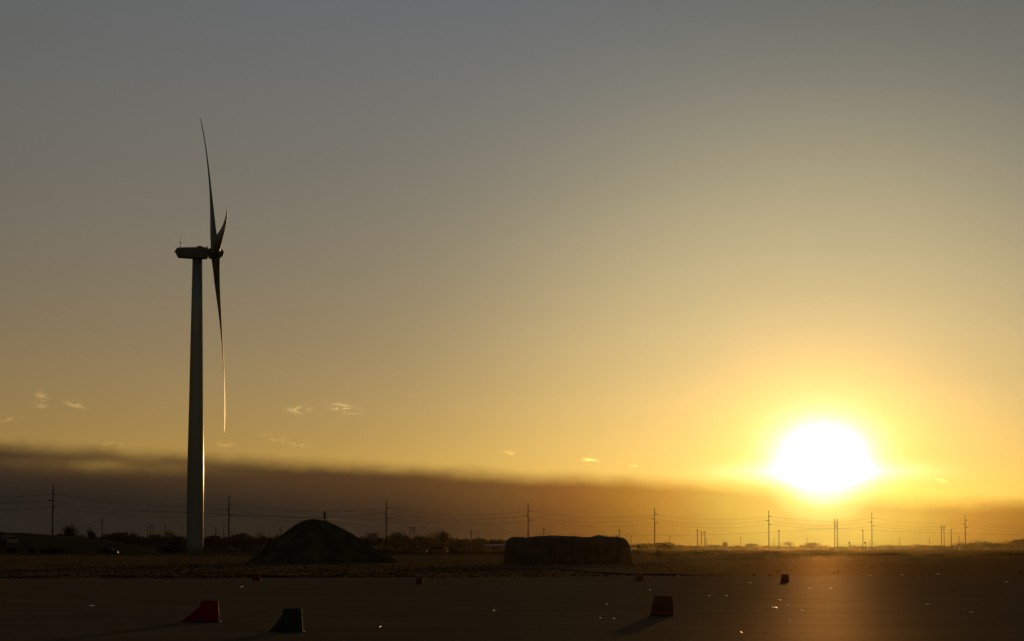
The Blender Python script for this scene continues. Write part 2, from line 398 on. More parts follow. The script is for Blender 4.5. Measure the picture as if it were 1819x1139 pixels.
# hub and spinner
b = MB()
b.rings([[H + a * x + (vv * cos(2 * pi * k / 32) + hv * sin(2 * pi * k / 32)) * r for k in range(32)] for x, r in
         [(-1.9, 1.15), (-1.6, 1.45), (-.6, 1.56), (.5, 1.53), (1.2, 1.35), (1.8, 1.0), (2.15, .6), (2.32, .2)]])
hub = b.build('hub', MT['nacelle'], T, smooth=True)
def lerp(tab, r):
    for (r0, v0), (r1, v1) in zip(tab, tab[1:]):
        if r <= r1: return v0 + (v1 - v0) * (r - r0) / (r1 - r0)
    return tab[-1][1]
CH = [(0, 2.3), (2, 2.3), (5, 2.55), (9, 3.1), (13, 2.95), (20, 2.35), (30, 1.62), (40, 1.12), (48, .78), (51, .52), (52.1, .10)]
TH = [(0, 1.0), (2, .98), (5, .62), (9, .36), (13, .27), (25, .21), (52.1, .17)]
BT = [(0, 50), (3, 44), (9, 26), (15, 19), (25, 11), (40, 8), (52.1, 8)]
def blade(ph, sgn=1):
    e = cos(ph) * vv + sin(ph) * hv; tn = a.cross(e)
    m = MB(); rs = []; n = 24
    for i in range(61):
        r = 1.0 + (R - 1.0) * (i / 60)
        s = r / R; off = .2456 * s * s + 4 * .74 * s ** 1.2 * (1 - s) ** .72
        c = lerp(CH, r); th = lerp(TH, r) * c; be = radians(lerp(BT, r)); ring = []
        cd = tn * cos(be) + a * sin(be); nd = a * cos(be) - tn * sin(be)
        for k in range(n):
            t = 2 * pi * k / n
            xx = cos(t) * .5; yy = sin(t) * .5
            w = min(1, max(0, (r - 2) / 6))           # circle -> airfoil
            thick = yy * th * (1 - w + w * (.55 + .45 * cos(t)) * 1.15 if th < c else 1)
            ring.append(H + e * r + a * off + cd * (xx * c - w * .18 * c) + nd * (yy * th * ((1 - w) + w * (.62 + .52 * cos(t)))))
        rs.append(ring)
    m.rings(rs)
    return m.build('blade', MT['glass_fibre'], T, smooth=True)
for k in (-1, 1, 0): blade(PH + k * 2 * pi / 3)

# ------------------------------------------------------------------ mound and covered pile
dM = 300.0; mm = dM / F; pk = at(557, 922, dM); pk_h = pk.z
mb = MB(); random.seed(5); nr, na = 34, 120
prof = [(0, 1.0), (.08, .985), (.16, .95), (.3, .83), (.45, .66), (.6, .47), (.75, .29), (.88, .13), (1, 0)]
mb.v.append((0, 0, pk_h))
for i in range(1, nr + 1):
    t = i / nr
    for j in range(na):
        th = 2 * pi * j / na; c_ = cos(th)
        Rr = 7.2 if c_ < 0 else 8.9
        Rr = Rr * c_ * c_ + 7.6 * (1 - c_ * c_) + .5 * noise.noise(Vector((cos(th) * 1.3, sin(th) * 1.3, 9)))
        x, y = t * Rr * c_, t * Rr * sin(th)
        gul = -.10 * abs(noise.noise(Vector((th * 3.2, t * .7, 6)))) * sin(pi * min(1, t * 1.05)) - .05 * abs(noise.noise(Vector((th * 9, t * 2, 2))))
        z = pk_h * lerp(prof, t) + gul + (.16 * noise.noise(Vector((x * .5, y * .5, 1))) + .06 * noise.noise(Vector((x * 1.9, y * 1.9, 3)))) * min(1, 4 * t) * (1 if t < .95 else 0)
        mb.v.append((x, y, max(z, -.02)))
for j in range(na): mb.f.append((0, 1 + j, 1 + (j + 1) % na))
for i in range(nr - 1):
    for j in range(na):
        p = 1 + i * na; k = (j + 1) % na
        mb.f.append((p + j, p + na + j, p + na + k, p + k))
mb.mi = [0] * len(mb.f)
tag(mb.build('dirt_mound', MT['soil'], smooth=True, loc=(pk.x, dM, 0)), 'smooth rounded mound of dark earth right of the wind turbine', 'mound')

dP = 275.0; pm = dP / F
pile_c = at(1009.5, 1003, dP); tops = [(894, 1003), (895.5, 985), (897, 970), (900, 961), (905, 956), (912, 953.6), (925, 953.8), (935, 955), (950, 953), (962, 952), (985, 951.4), (1000, 951.8), (1010, 952.6),
        (1022, 952.4), (1036, 954.2), (1050, 953.8), (1060, 951), (1067, 951.2), (1080, 953.4), (1095, 953.8), (1106, 955), (1113, 960), (1118, 968), (1122, 982), (1127, 1003)]
mb = MB(); st = []
for (x0, y0), (x1, y1) in zip(tops, tops[1:]):
    n = max(2, int(abs(x1 - x0) / 4))
    for k in range(n): st.append((x0 + (x1 - x0) * k / n, y0 + (y1 - y0) * k / n))
st.append(tops[-1]); n = 30; rsx = []
for px, py in st:
    h = max(.02, (1003 - py) * pm - .02); x = (px - 1009.5) * pm
    hw = 2.6 * (min(1, max(0.05, h / 2.6))) ** .45; ring = []
    for k in range(n + 1):
        t = pi * k / n; c_, s_ = cos(t), sin(t)
        y = hw * math.copysign(abs(c_) ** .55, c_); z = h * abs(s_) ** .42
        d = .10 * noise.noise(Vector((x * 1.2, y * 1.2, z * 1.2))) + .05 * noise.noise(Vector((x * 3.3, y * 2, z * 2)))
        sag = -.12 * abs(sin(x * 1.25 + .4 * sin(x * .7))) * (abs(c_) > .4) + .05 * noise.noise(Vector((x * 6, z * 1.2, 3)))
        ring.append((x, y * (1 + .10 * (1 - s_)) + d * (1 if c_ > 0 else -1) + sag * (1 if c_ > 0 else -1), z))
    rsx.append(ring)
k1 = n + 1
mb.v = [p for r in rsx for p in r]
for i in range(len(rsx) - 1):
    for j in range(n):
        p = i * k1 + j; mb.f.append((p, p + 1, p + k1 + 1, p + k1))
mb.f.append(tuple(range(k1))[::-1]); mb.f.append(tuple((len(rsx) - 1) * k1 + j for j in range(k1)))
mb.mi = [0] * len(mb.f)
PILE = empty('covered_pile', (pile_c.x, dP, 0)); tag(PILE, 'long low flat-topped pile under a dark cover with rounded ends', 'covered pile')
mb.build('cover', MT['tarp'], PILE, smooth=True)
mb = MB()
for x in (-4.3, -1.9, .4, 2.7, 4.6):
    pts = []
    for k in range(13):
        t = pi * k / 12; c_, s_ = cos(t), sin(t)
        pts.append((x + .05 * sin(k), 2.72 * math.copysign(abs(c_) ** .55, c_) * (1 + .10 * (1 - s_)), 2.71 * abs(s_) ** .42 + .02))
    rp = MB(); rp.tube(pts, .025, 5); rp.build('strap', MT['rubber'], PILE)

# ------------------------------------------------------------------ power poles
def trans_pole(px, ptop, Y, label):
    b0 = at(px, 973, Y); b0.z = 0; top = at(px, ptop, Y).z
    o = empty('power_pole', (b0.x, Y, 0)); tag(o, label, 'power pole', 'tall power poles of the long line across the view')
    m = MB(); m.tube([(0, 0, 0), (0, 0, top * .5), (0, 0, top)], [.27, .23, .17], 10); m.build('pole', MT['wood'], o, smooth=True)
    arms = []
    for dz, s in ((2.9, 1), (4.9, -1), (6.8, 1)):
        m = MB(); z = top - dz
        m.tube([(0, 0, z), (s * .4, 0, z), (s * 1.45, 0, z + .06)], [.17, .15, .13], 8)
        for k in range(4): m.tube([(s * (.35 + .2 * k), 0, z + .01), (s * (.42 + .2 * k), 0, z + .02)], .20, 8)
        m.build('insulator', MT['insul'], o); arms.append(Vector((b0.x + s * 1.45, Y, z + .06)))
    return Vector((b0.x, Y, top)), arms
POLES = [(93, 862, 'tallest-looking power pole near the left edge above the dark hill'), (406, 881, 'power pole just right of the wind turbine tower'),
         (686, 889, 'power pole standing beyond the right foot of the earth mound'), (938, 896, 'power pole rising behind the left part of the covered pile'),
         (1163, 903, 'power pole just right of the covered pile'), (1366, 907, 'power pole left of the sun'),
         (1549, 911, 'power pole right of the sun, beside the second signal'), (1715, 915, 'power pole nearest the right edge, among the trees')]
DEP = [905, 1012, 1117, 1222, 1327, 1424, 1518, 1612]
anch = [trans_pole(x, t, d, l) for (x, t, l), d in zip(POLES, DEP)]
def conductor(name, pts, sag, r, label, group=None):
    m = MB()
    q = []
    for i in range(len(pts) - 1):
        p0, p1 = pts[i], pts[i + 1]
        for k in range(14):
            t = k / 14; p = p0.lerp(p1, t); p.z -= sag * 4 * t * (1 - t); q.append(p)
    q.append(pts[-1])
    o = MB(); o.tube(q, r, 4)
    return tag(o.build(name, MT['wire']), label, 'overhead wire', group)
names = ['upper wire strung on the right-hand insulators of the tall power poles', 'middle wire strung on the left-hand insulators of the tall power poles', 'lowest wire of the tall power poles, sagging between them']
def ext(p):
    a0 = p[0] + (p[0] - p[1]) * 1.1; a0.z = p[0].z + .5; a1 = p[-1] + (p[-1] - p[-2]) * 1.1; a1.z = p[-1].z
    return [a0] + p + [a1]
for k in range(3):
    conductor('overhead_wire', ext([a_[1][k] for a_ in anch]), 2.1, .034, names[k], 'wires of the tall power line')

def small_pole(px, ptop, Y, label, kind='plain', r=.16):
    b0 = at(px, 973, Y); b0.z = 0; top = at(px, ptop, Y).z
    o = empty('utility_pole', (b0.x, Y, 0)); tag(o, label, 'utility pole', 'short utility poles in the distance')
    m = MB(); m.tube([(0, 0, 0), (0, 0, top)], [r * 1.25, r * .85], 8); m.build('pole', MT['wood'], o, smooth=True)
    m = MB(); z = top - .5
    if kind == 'plain':
        m.box((0, .12, z), (1.1, .12, .14))
        for s in (-.5, 0, .5): m.tube([(s, .12, z + .0), (s, .12, z + .35)], .06, 6)
        m.build('crossarm', MT['wood'], o)
    else:
        m.box((0, .2, top - 1.7), (1.5, .14, .16)); m.build('crossarm', MT['wood'], o); m = MB(); m.box((0, .2, top - .5), (.9, .14, .16)); m.build('crossarm', MT['wood'], o)
        for x, z, rr_, hh in ((-.12, top - .95, .42, .9), (.25, top - 2.9, .48, 1.1), (-.38, top - 3.3, .42, 1.0), (.1, top - 4.6, .46, .9)):
            c = MB(); c.tube([(x, -.35, z - hh / 2), (x, -.35, z + hh / 2)], rr_ * .75, 12); c.build('transformer', MT['dark_metal'], o)
def hframe(px, ptop, Y, label, gap, h2=True, zarm=2.0):
    b0 = at(px, 973, Y); b0.z = 0; top = at(px, ptop, Y).z
    o = empty('h_frame_pylon', (b0.x, Y, 0)); tag(o, label, 'pylon', 'two-legged wooden pylons')
    for s in (-1, 1):
        m = MB(); m.tube([(s * gap / 2, 0, 0), (s * gap / 2, 0, top)], [.24, .17], 8); m.build('leg', MT['wood'], o, smooth=True)
    m = MB(); m.box((0, .2, top - zarm), (gap * 2.2, .18, .24)); m.build('crossarm', MT['wood'], o)
    m = MB(); g = gap / 2; m.tube([(-g, -.2, top - zarm - .3), (g, -.2, top - zarm - 2.6)], .07, 5); m.tube([(g, -.2, top - zarm - .3), (-g, -.2, top - zarm - 2.6)], .07, 5)
    m.build('brace', MT['wood'], o)
small_pole(577, 908, 742, 'stubby pole top with transformer cans showing over the mound', 'can')
hframe(732, 935, 1560, 'short two-legged pylon beyond the field, between mound and covered pile', 2.2, zarm=.6)
hframe(1485.3, 922, 1440, 'narrow two-legged pylon directly below the sun', 1.27, zarm=2.0)
hframe(1675, 932, 1836, 'narrow two-legged pylon left of the last power pole', 1.7, zarm=1.8)
hframe(1249, 943, 1900, 'small two-legged pylon with a wide crossarm, right of a lone pole', 2.3, zarm=.9)
SP = [(181, 921, 1150, 'thin pole standing above the trees left of the turbine'), (262, 936, 1600, 'faint pole, leftmost of three close together left of the turbine'),
      (267, 933, 1600, 'faint pole, middle of three close together left of the turbine'), (272.5, 930, 1600, 'faint pole, rightmost of three close together left of the turbine'),
      (293, 930, 1700, 'faint thin pole rising from the tree left of the turbine'), (383, 938, 1500, 'short pole between turbine tower and the nearest power pole'),
      (397, 930, 1800, 'very faint pole just left of the power pole beside the turbine'), (498, 938, 1500, 'short pole just beyond the left slope of the mound'),
      (837, 941, 1490, 'short pole carrying the low wire, left of a thinner one'), (850, 945, 1900, 'thinner short pole next to the one carrying the low wire'),
      (966, 938, 1400, 'short pole tip poking up over the covered pile, right of the tall pole'), (1100, 940, 1452, 'short pole tip over the right end of the covered pile'),
      (1122, 951, 2000, 'faint short pole right beside the covered pile'), (1190, 952, 2000, 'faint short pole right of the tall power pole by the pile'),
      (1239, 941, 1500, 'lone short pole left of the small two-legged pylon'), (1255, 956, 2200, 'tiny faint pole right of the small two-legged pylon'),
      (1316, 954, 2100, 'faint short pole between the dark shed and the round tree'), (1375, 957, 2200, 'faint tiny pole between the power pole and a taller short pole, left of the sun'),
      (1384, 941, 1500, 'short pole just right of the tall power pole left of the sun'), (1434, 956, 2200, 'faint pole rising between two bushes below the sun'),
      (1533, 941, 1500, 'short pole standing left of the second signal'), (1545, 960, 2300, 'tiny pole squeezed left of the power pole right of the sun'),
      (1598, 956, 2200, 'faint short pole midway between the sun and the right pylon'), (1651, 955, 2200, 'faint short pole left of the right-hand two-legged pylon'),
      (1690, 940, 1500, 'short pole between the right pylon and the last power pole'), (1704, 953, 2100, 'faint pole above the dark roof near the right edge')]
for x, t, d, l in SP: small_pole(x, t, d, l, r=.2 if d < 1600 else .16)
low = [at(x, y, d) for x, y, d in [(250, 906, 560), (577, 921, 742), (732, 936, 1560), (837, 943, 1490), (966, 947.5, 1400), (1100, 951, 1452), (1239, 950.5, 1500), (1384, 944.5, 1500), (1485, 938, 1440), (1533, 941, 1500), (1690, 947.5, 1500), (1900, 951, 1500)]]
conductor('overhead_wire', low, .15, .045, 'single low dark wire running across the short distant poles')

# ------------------------------------------------------------------ trackside signals
for x, l in ((1509, 'small black signal on a post right of the two-legged pylon below the sun'), (1537, 'small black signal on a post beside the tall pole right of the sun')):
    d = 1450.0; b0 = at(x, 973, d); b0.z = 0; zt = at(x, 963, d).z
    o = empty('trackside_signal', (b0.x, d, 0)); tag(o, l, 'signal', 'pair of trackside signals')
    m = MB(); m.tube([(0, 0, 0), (0, 0, zt)], .10, 8); m.build('post', MT['signal'], o)
    m = MB(); m.tube([(-.1, -.2, zt - .35), (-.1, .1, zt - .35)], .48, 14); m.build('lamp_head', MT['signal'], o)
    m = MB(); m.tube([(.1, .15, zt - .5), (.9, .15, zt - 1.9)], .10, 6); m.build('gate_arm', MT['signal'], o)
    m = MB(); m.box((0, -.1, 1.45), (.75, .3, .8)); m.build('relay_box', MT['signal'], o)

# ------------------------------------------------------------------ trees and bushes
def tree_meshes(seed, style):
    rnd = random.Random(seed); t = MB(); c = MB(); tips = []
    def limb(p, d, L, r, lev):
        q = [p]; n = 3
        for i in range(n):
            d = (d + Vector((rnd.uniform(-.22, .22), rnd.uniform(-.22, .22), rnd.uniform(-.05, .15)))).normalized(); q.append(q[-1] + d * L / n)
        t.tube(q, [r, r * .8, r * .62, r * .42], 5)
        tips.append((q[-1], lev)); tips.append((q[-2], lev))
        if lev < 3:
            for i in range(3 if lev else 5):
                an = rnd.uniform(0, 2 * pi); sp = rnd.uniform(.45, .95)
                nd = (d * .9 + Vector((cos(an), sin(an), rnd.uniform(-.05, .5))) * sp).normalized()
                limb(q[rnd.randint(1, 3)], nd, L * rnd.uniform(.55, .75), r * .5, lev + 1)
    limb(Vector((0, 0, 0)), Vector((0, 0, 1)), .42, .028, 0)
    ncl = {'full': 1100, 'bare': 520, 'round': 1300, 'narrow': 700}[style]
    pts = [p for p, l in tips if l >= 1]
    for i in range(ncl):
        p = rnd.choice(pts); s = .10 if style != 'bare' else .12
        q = p + Vector((rnd.gauss(0, s), rnd.gauss(0, s), rnd.gauss(0, s * .8)))
        if style == 'round':
            while True:
                u = Vector((rnd.uniform(-1, 1), rnd.uniform(-1, 1), rnd.uniform(-1, 1)))
                if u.length < 1: break
            u = u * (.9 + .25 * noise.noise(u * 2.5 + Vector((seed, 0, 0))))
            q = Vector((u.x * .52, u.y * .52, .52 + u.z * .42))
        if style == 'narrow': q.x *= .5; q.y *= .5
        if q.z < .04: q.z = .04 + abs(q.z)
        sz = rnd.uniform(.018, .050)
        if style == 'bare':   # thin upright twigs
            a_ = Vector((rnd.gauss(0, .5), rnd.gauss(0, .5), rnd.uniform(.3, 1.2))).normalized() * sz * 3.2; b_ = a_.orthogonal().normalized() * .009
            c.add([q - b_, q + b_, q + a_], [(0, 1, 2)])
        else:
            a_ = Vector((rnd.gauss(0, 1), rnd.gauss(0, 1), rnd.gauss(0, 1))).normalized() * sz; b_ = a_.orthogonal().normalized() * sz * rnd.uniform(.5, 1)
            c.add([q - a_, q + b_, q + a_, q - b_], [(0, 1, 2, 3)])
    zs_ = sorted(v[2] for v in c.v); zmax = zs_[int(len(zs_) * (.975 if style != 'round' else .999))]; xs_ = sorted(abs(v[0]) for v in c.v); wmax = xs_[int(len(xs_) * .95)]
    for mbx in (t, c): mbx.v = [(v[0] / wmax * .5, v[1] / wmax * .5, v[2] / zmax) for v in mbx.v]
    return t.mesh('trunk', MT['bark']), c.mesh('crown', MT['twig'] if style == 'bare' else MT['leaf'])
VAR = {s: [tree_meshes(10 * k + i, s) for i in range(3)] for k, s in enumerate(('full', 'bare', 'round', 'narrow'))}
cnt = [0]
def tree(px, ptop, wpx, Y, style, label, name='tree', cat='tree', group='trees along the horizon'):
    b0 = at(px, 973, Y); h = at(px, ptop, Y).z; w = wpx * Y / F
    if px > 1110 and Y > 1000: h += 1.3 * Y / F; w *= 1.25
    cnt[0] += 1; tm, cm = VAR[style][cnt[0] % 3]
    o = empty(name, (b0.x, Y, 0), rz=cnt[0] * 1.9, scale=(w, w, h)); tag(o, label, cat, group)
    for n_, me in (('trunk', tm), ('crown', cm)):
        c = bpy.data.objects.new(n_, me); COL.objects.link(c); c.parent = o
TR = [(105, 947, 16, 1500, 'round', 'low round tree crown just right of the leftmost power pole'), (125, 937, 26, 1500, 'full', 'biggest tree crown near the left edge, right of the first pole'),
      (146, 949, 14, 1520, 'bare', 'small tree in the gap right of the biggest left crown'), (160, 940, 14, 1480, 'narrow', 'narrow tree just left of the thin pole above the trees'),
      (190, 948, 18, 1500, 'round', 'low rounded tree just right of the thin pole above the trees'), (215, 944, 44, 1450, 'round', 'broad dome-shaped dense tree between the left edge and turbine'),
      (247, 950, 18, 1500, 'full', 'small tree right of the broad dome-shaped one'), (276, 951, 22, 1600, 'full', 'low tree under the three faint poles'),
      (293, 940, 24, 1520, 'bare', 'pointed bare tree just left of the turbine tower'), (318, 952, 24, 1500, 'full', 'low tree half hidden by the turbine tower'),
      (378, 951, 30, 1500, 'round', 'low tree between turbine tower and the power pole beside it'), (416, 950, 18, 1500, 'full', 'small tree just right of the pole beside the turbine'),
      (431, 946, 26, 1500, 'round', 'rounded tree midway between that pole and the mound'), (463, 944, 16, 1550, 'bare', 'thin bare tree standing alone left of the mound'),
      (488, 955, 26, 1500, 'full', 'low tree touching the left slope of the mound'), (655, 946, 34, 1400, 'bare', 'bare tree just above the right slope of the mound'),
      (705, 948, 32, 1400, 'full', 'rounded tree right of the pole beyond the mound'), (752, 953, 26, 1420, 'full', 'low tree left of the bushy one over the parked cars'),
      (771, 943, 34, 1420, 'bare', 'spiky bare tree above the parked cars'), (787, 948, 20, 1400, 'full', 'small tree right of the spiky bare one'),
      (803, 957, 18, 1500, 'bare', 'low bare bush between the spiky tree and the short poles'), (820, 958, 26, 1500, 'full', 'low dark tree just left of the two short poles'),
      (851, 957, 18, 1500, 'full', 'low tree at the foot of the thinner short pole'), (884, 959, 26, 1500, 'full', 'low tree just left of the covered pile'),
      (1138, 967, 30, 1750, 'full', 'low tree just right of the covered pile, left of the tall pole'), (1180, 965, 26, 1750, 'round', 'dark low rounded tree right of the tall pole by the pile'),
      (1268, 969, 22, 2350, 'round', 'low bushy tree right of the small two-legged pylon'), (1285, 965, 9, 2350, 'narrow', 'slim tree just left of the dark shed'),
      (1335, 967, 17, 2350, 'round', 'round dark tree right of the shed and faint pole'), (1316, 969, 18, 2400, 'bare', 'thin bush at the foot of the faint pole beside the shed'),
      (1357, 971, 18, 2400, 'full', 'low bush just left of the tall pole left of the sun'), (1382, 970, 26, 2400, 'bare', 'low thin bush under the short pole left of the sun'),
      (1404, 964, 18, 2300, 'bare', 'taller feathery tree midway between power pole and two-legged pylon'), (1421, 970, 10, 2350, 'narrow', 'tiny pointed tree left of the fuller one below the sun'),
      (1444, 966, 22, 2300, 'full', 'fuller tree directly left of the pylon below the sun'), (1466, 970, 18, 2400, 'bare', 'low thin bush at the left foot of the pylon below the sun'),
      (1521, 969, 26, 2350, 'bare', 'low spreading bush between the two signals'), (1583, 969, 40, 2300, 'bare', 'wide thin bush right of the power pole right of the sun'),
      (1602, 971, 16, 2350, 'full', 'small dark bush right of the wide thin one'), (1644, 969, 34, 2250, 'full', 'bushy tree left of the right-hand pylon'),
      (1667, 970, 22, 2250, 'round', 'rounded bush just left of the right-hand pylon'), (1687, 973, 18, 2250, 'full', 'low bush at the foot of the right-hand pylon'),
      (1727, 966, 34, 2150, 'full', 'tree just right of the last power pole'), (1745, 962, 20, 2200, 'bare', 'thin upright tree in the row near the right edge'),
      (1766, 966, 34, 2150, 'full', 'dense tree between the thin upright one and the right edge'), (1796, 962, 30, 2150, 'bare', 'taller thin tree close to the right edge'),
      (1819, 960, 30, 2150, 'full', 'tall tree cut by the right edge')]
for a_ in TR: tree(*a_)
BS = [(92, 974, 34, 630, 'round', 'wide black bush on the ground below the leftmost power pole'), (56, 974.5, 12, 660, 'round', 'small black bush left of the wide one'),
      (21, 972, 15, 655, 'round', 'small dark bush near the left edge of the photo'), (304, 966, 42, 640, 'round', 'large dark bush on the ground just left of the turbine base'),
      (1241, 980, 12, 640, 'round', 'tiny dark clump on the bank below the lone short pole'), (1471, 981, 13, 640, 'round', 'tiny dark clump on the bank below the sun')]
for a_ in BS: tree(*a_, name='bush', cat='bush', group='bushes along the bank')

# far scrub that reads as one mass
rnd = random.Random(8); m = MB()
def scrub_top(px):
    T_ = [(-80, 950), (100, 953), (230, 954), (330, 956), (450, 956), (620, 955), (700, 956), (800, 958), (900, 962), (1000, 965), (1120, 968), (1200, 969.5), (1300, 971), (1400, 972), (1500, 972), (1600, 971.5), (1700, 970), (1760, 968), (1900, 965)]
    return lerp(T_, px)
px = -80.0
while px < 1900:
    Yb = 1600 if px < 1100 else 2420
    if 1040 < px < 1160: Yb = 1600 + (px - 1040) / 120 * 820
    h = at(px, scrub_top(px), Yb).z
    h *= 1 + .30 * noise.noise(Vector((px * .07, 0, 0))) + .22 * noise.noise(Vector((px * .31, 2, 0)))
    k = 9 if Yb < 2000 else 7
    for i in range(k):
        p = at(px + rnd.uniform(-1, 1), 973, Yb + rnd.uniform(-35, 35)); p.z = h * rnd.uniform(0, 1) ** .8
        s = rnd.uniform(.25, .75); a_ = Vector((rnd.gauss(0, 1), rnd.gauss(0, 1), rnd.gauss(0, 1))).normalized() * s; b_ = a_.orthogonal().normalized() * s * .8
        if p.z < .1: p.z = .1
        m.add([p - a_, p + b_, p + a_, p - b_], [(0, 1, 2, 3)])
    px += .32
tag(m.build('scrub', MT['brush']), 'low dark line of far-off scrub along the horizon', 'scrub', kind='stuff')

# ------------------------------------------------------------------ buildings
def shed(px0, px1, ye, yr, Y, label, name, wallm, roofm, gable=True, cat='building'):
    p0 = at(px0, ye, Y); p1 = at(px1, ye, Y); zr = at(px0, yr, Y).z; w = p1.x - p0.x; ze = p0.z; dp = max(5, w * .7) if gable else 9
    o = empty(name, ((p0.x + p1.x) / 2, Y, 0)); tag(o, label, cat)
    m = MB(); m.box((0, dp / 2, ze / 2), (w, dp, ze)); wl = m.build('wall', wallm, o)
    if gable:   # ridge running away from the viewer
        m.v; g = MB(); e = .3
        g.add([(-w / 2 - e, -.3, ze - .1), (w / 2 + e, -.3, ze - .1), (0, -.3, zr), (-w / 2 - e, dp + .3, ze - .1), (w / 2 + e, dp + .3, ze - .1), (0, dp + .3, zr)], [(0, 1, 2), (5, 4, 3), (0, 2, 5, 3), (1, 4, 5, 2), (0, 3, 4, 1)])
    else:
        g = MB(); g.add([(-w / 2 - .3, -.4, ze), (w / 2 + .3, -.4, ze), (w / 2 + .3, dp / 2, zr), (-w / 2 - .3, dp / 2, zr), (-w / 2 - .3, dp + .4, ze), (w / 2 + .3, dp + .4, ze)], [(0, 1, 2, 3), (3, 2, 5, 4), (0, 3, 4), (1, 5, 2), (0, 4, 5, 1)])
    g.build('roof', roofm, o)
    for s in (-.28, .28):
        d = MB(); d.box((s * w, -.03, ze * .5), (min(1.2, w * .18), .06, ze * .35)); d.build('window', MT['glass'], o)
    d = MB(); d.box((0, -.03, min(2.1, ze * .9) / 2 + .01), (min(1.6, w * .25), .07, min(2.1, ze * .9))); d.build('door', MT['dark_metal'], o)
shed(1289, 1307, 976.5, 970.5, 1800, 'small dark peaked shed between the slim tree and the round tree', 'shed', MT['shingle'], MT['shingle'])
shed(1696, 1712, 971, 965.5, 1900, 'dark peaked house roof at the left end of the right-hand trees', 'house', MT['shingle'], MT['shingle'])
shed(862, 925, 969.5, 966.5, 1250, 'long low building with a pale roof just left of the covered pile', 'farm_building', MT['wall'], MT['roof'], gable=False)

# ------------------------------------------------------------------ parked vehicles
def car(px, Y, van, paint, label, cat, z0=0.0, rz=0.0, name='parked_car', group='vehicles parked in the distance'):
    b0 = at(px, 973, Y); o = empty(name, (b0.x, Y, z0), rz); tag(o, label, cat, group)
    L = 4.9 if van else 4.5; P = [(-.5, .35), (-.5, .8), (-.47, .95), (-.32, 1.0), (-.20, 1.42), (.12, 1.45), (.28, 1.02), (.46, .92), (.5, .7), (.5, .35)]
    if van: P = [(-.5, .35), (-.5, 1.2), (-.48, 1.85), (-.44, 1.95), (.14, 1.98), (.26, 1.85), (.36, 1.2), (.47, 1.05), (.5, .8), (.5, .35)]
    m = MB(); n = len(P)
    def W_(z): return .9 if z < 1.0 else (.72 if not van else .84)
    m.v = [(x * L, -W_(z), z) for x, z in P] + [(x * L, W_(z), z) for x, z in P]
    m.f = [tuple(range(n)), tuple(range(n, 2 * n))[::-1]] + [(i, n + i, n + (i + 1) % n, (i + 1) % n) for i in range(n)]; m.mi = [0] * len(m.f)
    m.build('body', paint, o)
    zz = (1.02, 1.38) if not van else (1.2, 1.75); g = MB()
    xa, xb = ((-.27, .20) if not van else (-.44, .24))
    for s in (-1, 1): g.box(((xa + xb) / 2 * L, s * (.80 if not van else .87), (zz[0] + zz[1]) / 2), ((xb - xa) * L, .08, zz[1] - zz[0]))
    g.build('side_window', MT['glass'], o)
    for x in (-.31, .31):
        for s in (-1, 1):
            w = MB(); w.tube([(x * L, s * .78, .34), (x * L, s * .94, .34)], .34, 16); w.build('wheel', MT['rubber'], o)
car(745, 868, False, MT['car_pale'], 'pale parked car, left one of the two beyond the mound', 'car')
car(781, 868, True, MT['car_pale'], 'pale parked van, right one of the two beyond the mound', 'van', name='parked_van')
car(192, 640, False, MT['car_pale'], 'pale parked car on the flat ground left of the turbine', 'car')
hz = hillz((18 - CX) * 664 / F) * .45
car(17, 652, True, MT['car_dark'], 'dark parked van on the hillside glinting at the left edge', 'van', z0=max(.3, hz), rz=1.2, name='parked_van')

# ------------------------------------------------------------------ course markers on the pavement
def marker(px, pybot, hpx, wpx, slope, mt_, label, base=True):
    g = gnd(px, pybot); d = g.y; k = d / F; h, w, s = hpx * k, wpx * k, slope * k
    o = empty('ground_marker', (g.x, g.y, .014)); tag(o, label, 'marker', 'wedge-shaped markers on the pavement')
    m = MB(); t = .10; ns = 14; rows = []       # upright padded panel, flaring at the foot, with creases
    for i in range(ns + 1):
        z = h * i / ns; e = .018 * max(0, (i - ns + 1.5)) / 1.5
        ww = w * (1.0 - .10 * i / ns) / 2 - e; ring = []
        for k in range(24):
            th = 2 * pi * k / 24; c_, s_ = cos(th), sin(th)
            x = ww * math.copysign(abs(c_) ** .3, c_); y = (t / 2 + .02 * sin(pi * i / ns) - e) * math.copysign(abs(s_) ** .45, s_)
            cr_ = noise.noise(Vector((x * 9 + px, z * 9, s_)))
            ring.append((x + .006 * cr_, y + .014 * cr_, z + (.012 * noise.noise(Vector((x * 6, px, 1))) if i == ns else 0)))
        rows.append(ring)
    m.rings(rows); m.build('panel', mt_, o, smooth=False)
    if slope > 2:
        m = MB(); x1 = -w / 2 + .10 * w; hh = h * .78
        prof_ = [(x1, 0), (-w / 2 - s, 0), (-w / 2 - s * .96, .012), (-w / 2 - s * .5, hh * .40), (-w / 2 - s * .1, hh * .78), (x1, hh)]
        n = len(prof_); m.v = [(x, -t * .62, z) for x, z in prof_] + [(x, t * .4, z) for x, z in prof_]
        m.f = [tuple(range(n))[::-1], tuple(range(n, 2 * n))] + [(i, (i + 1) % n, n + (i + 1) % n, n + i) for i in range(n)]; m.mi = [0] * len(m.f)
        m.build('ramp', mt_, o)
    m = MB(); m.box((-s * .2, 0, .008), (w * 1.06 + s * .5, t * 2.2, .016)); m.build('foot', MT['rubber'], o)
marker(371.5, 1106, 37, 36, 33, MT['red'], 'red wedge-shaped marker with a long ramp, below the turbine')
marker(519, 1124, 41, 38, 22, MT['green'], 'dark green wedge-shaped marker, right of the red one')
marker(1178, 1095, 35, 37, 5, MT['orange'], 'large orange-brown upright marker on the pavement right of centre')
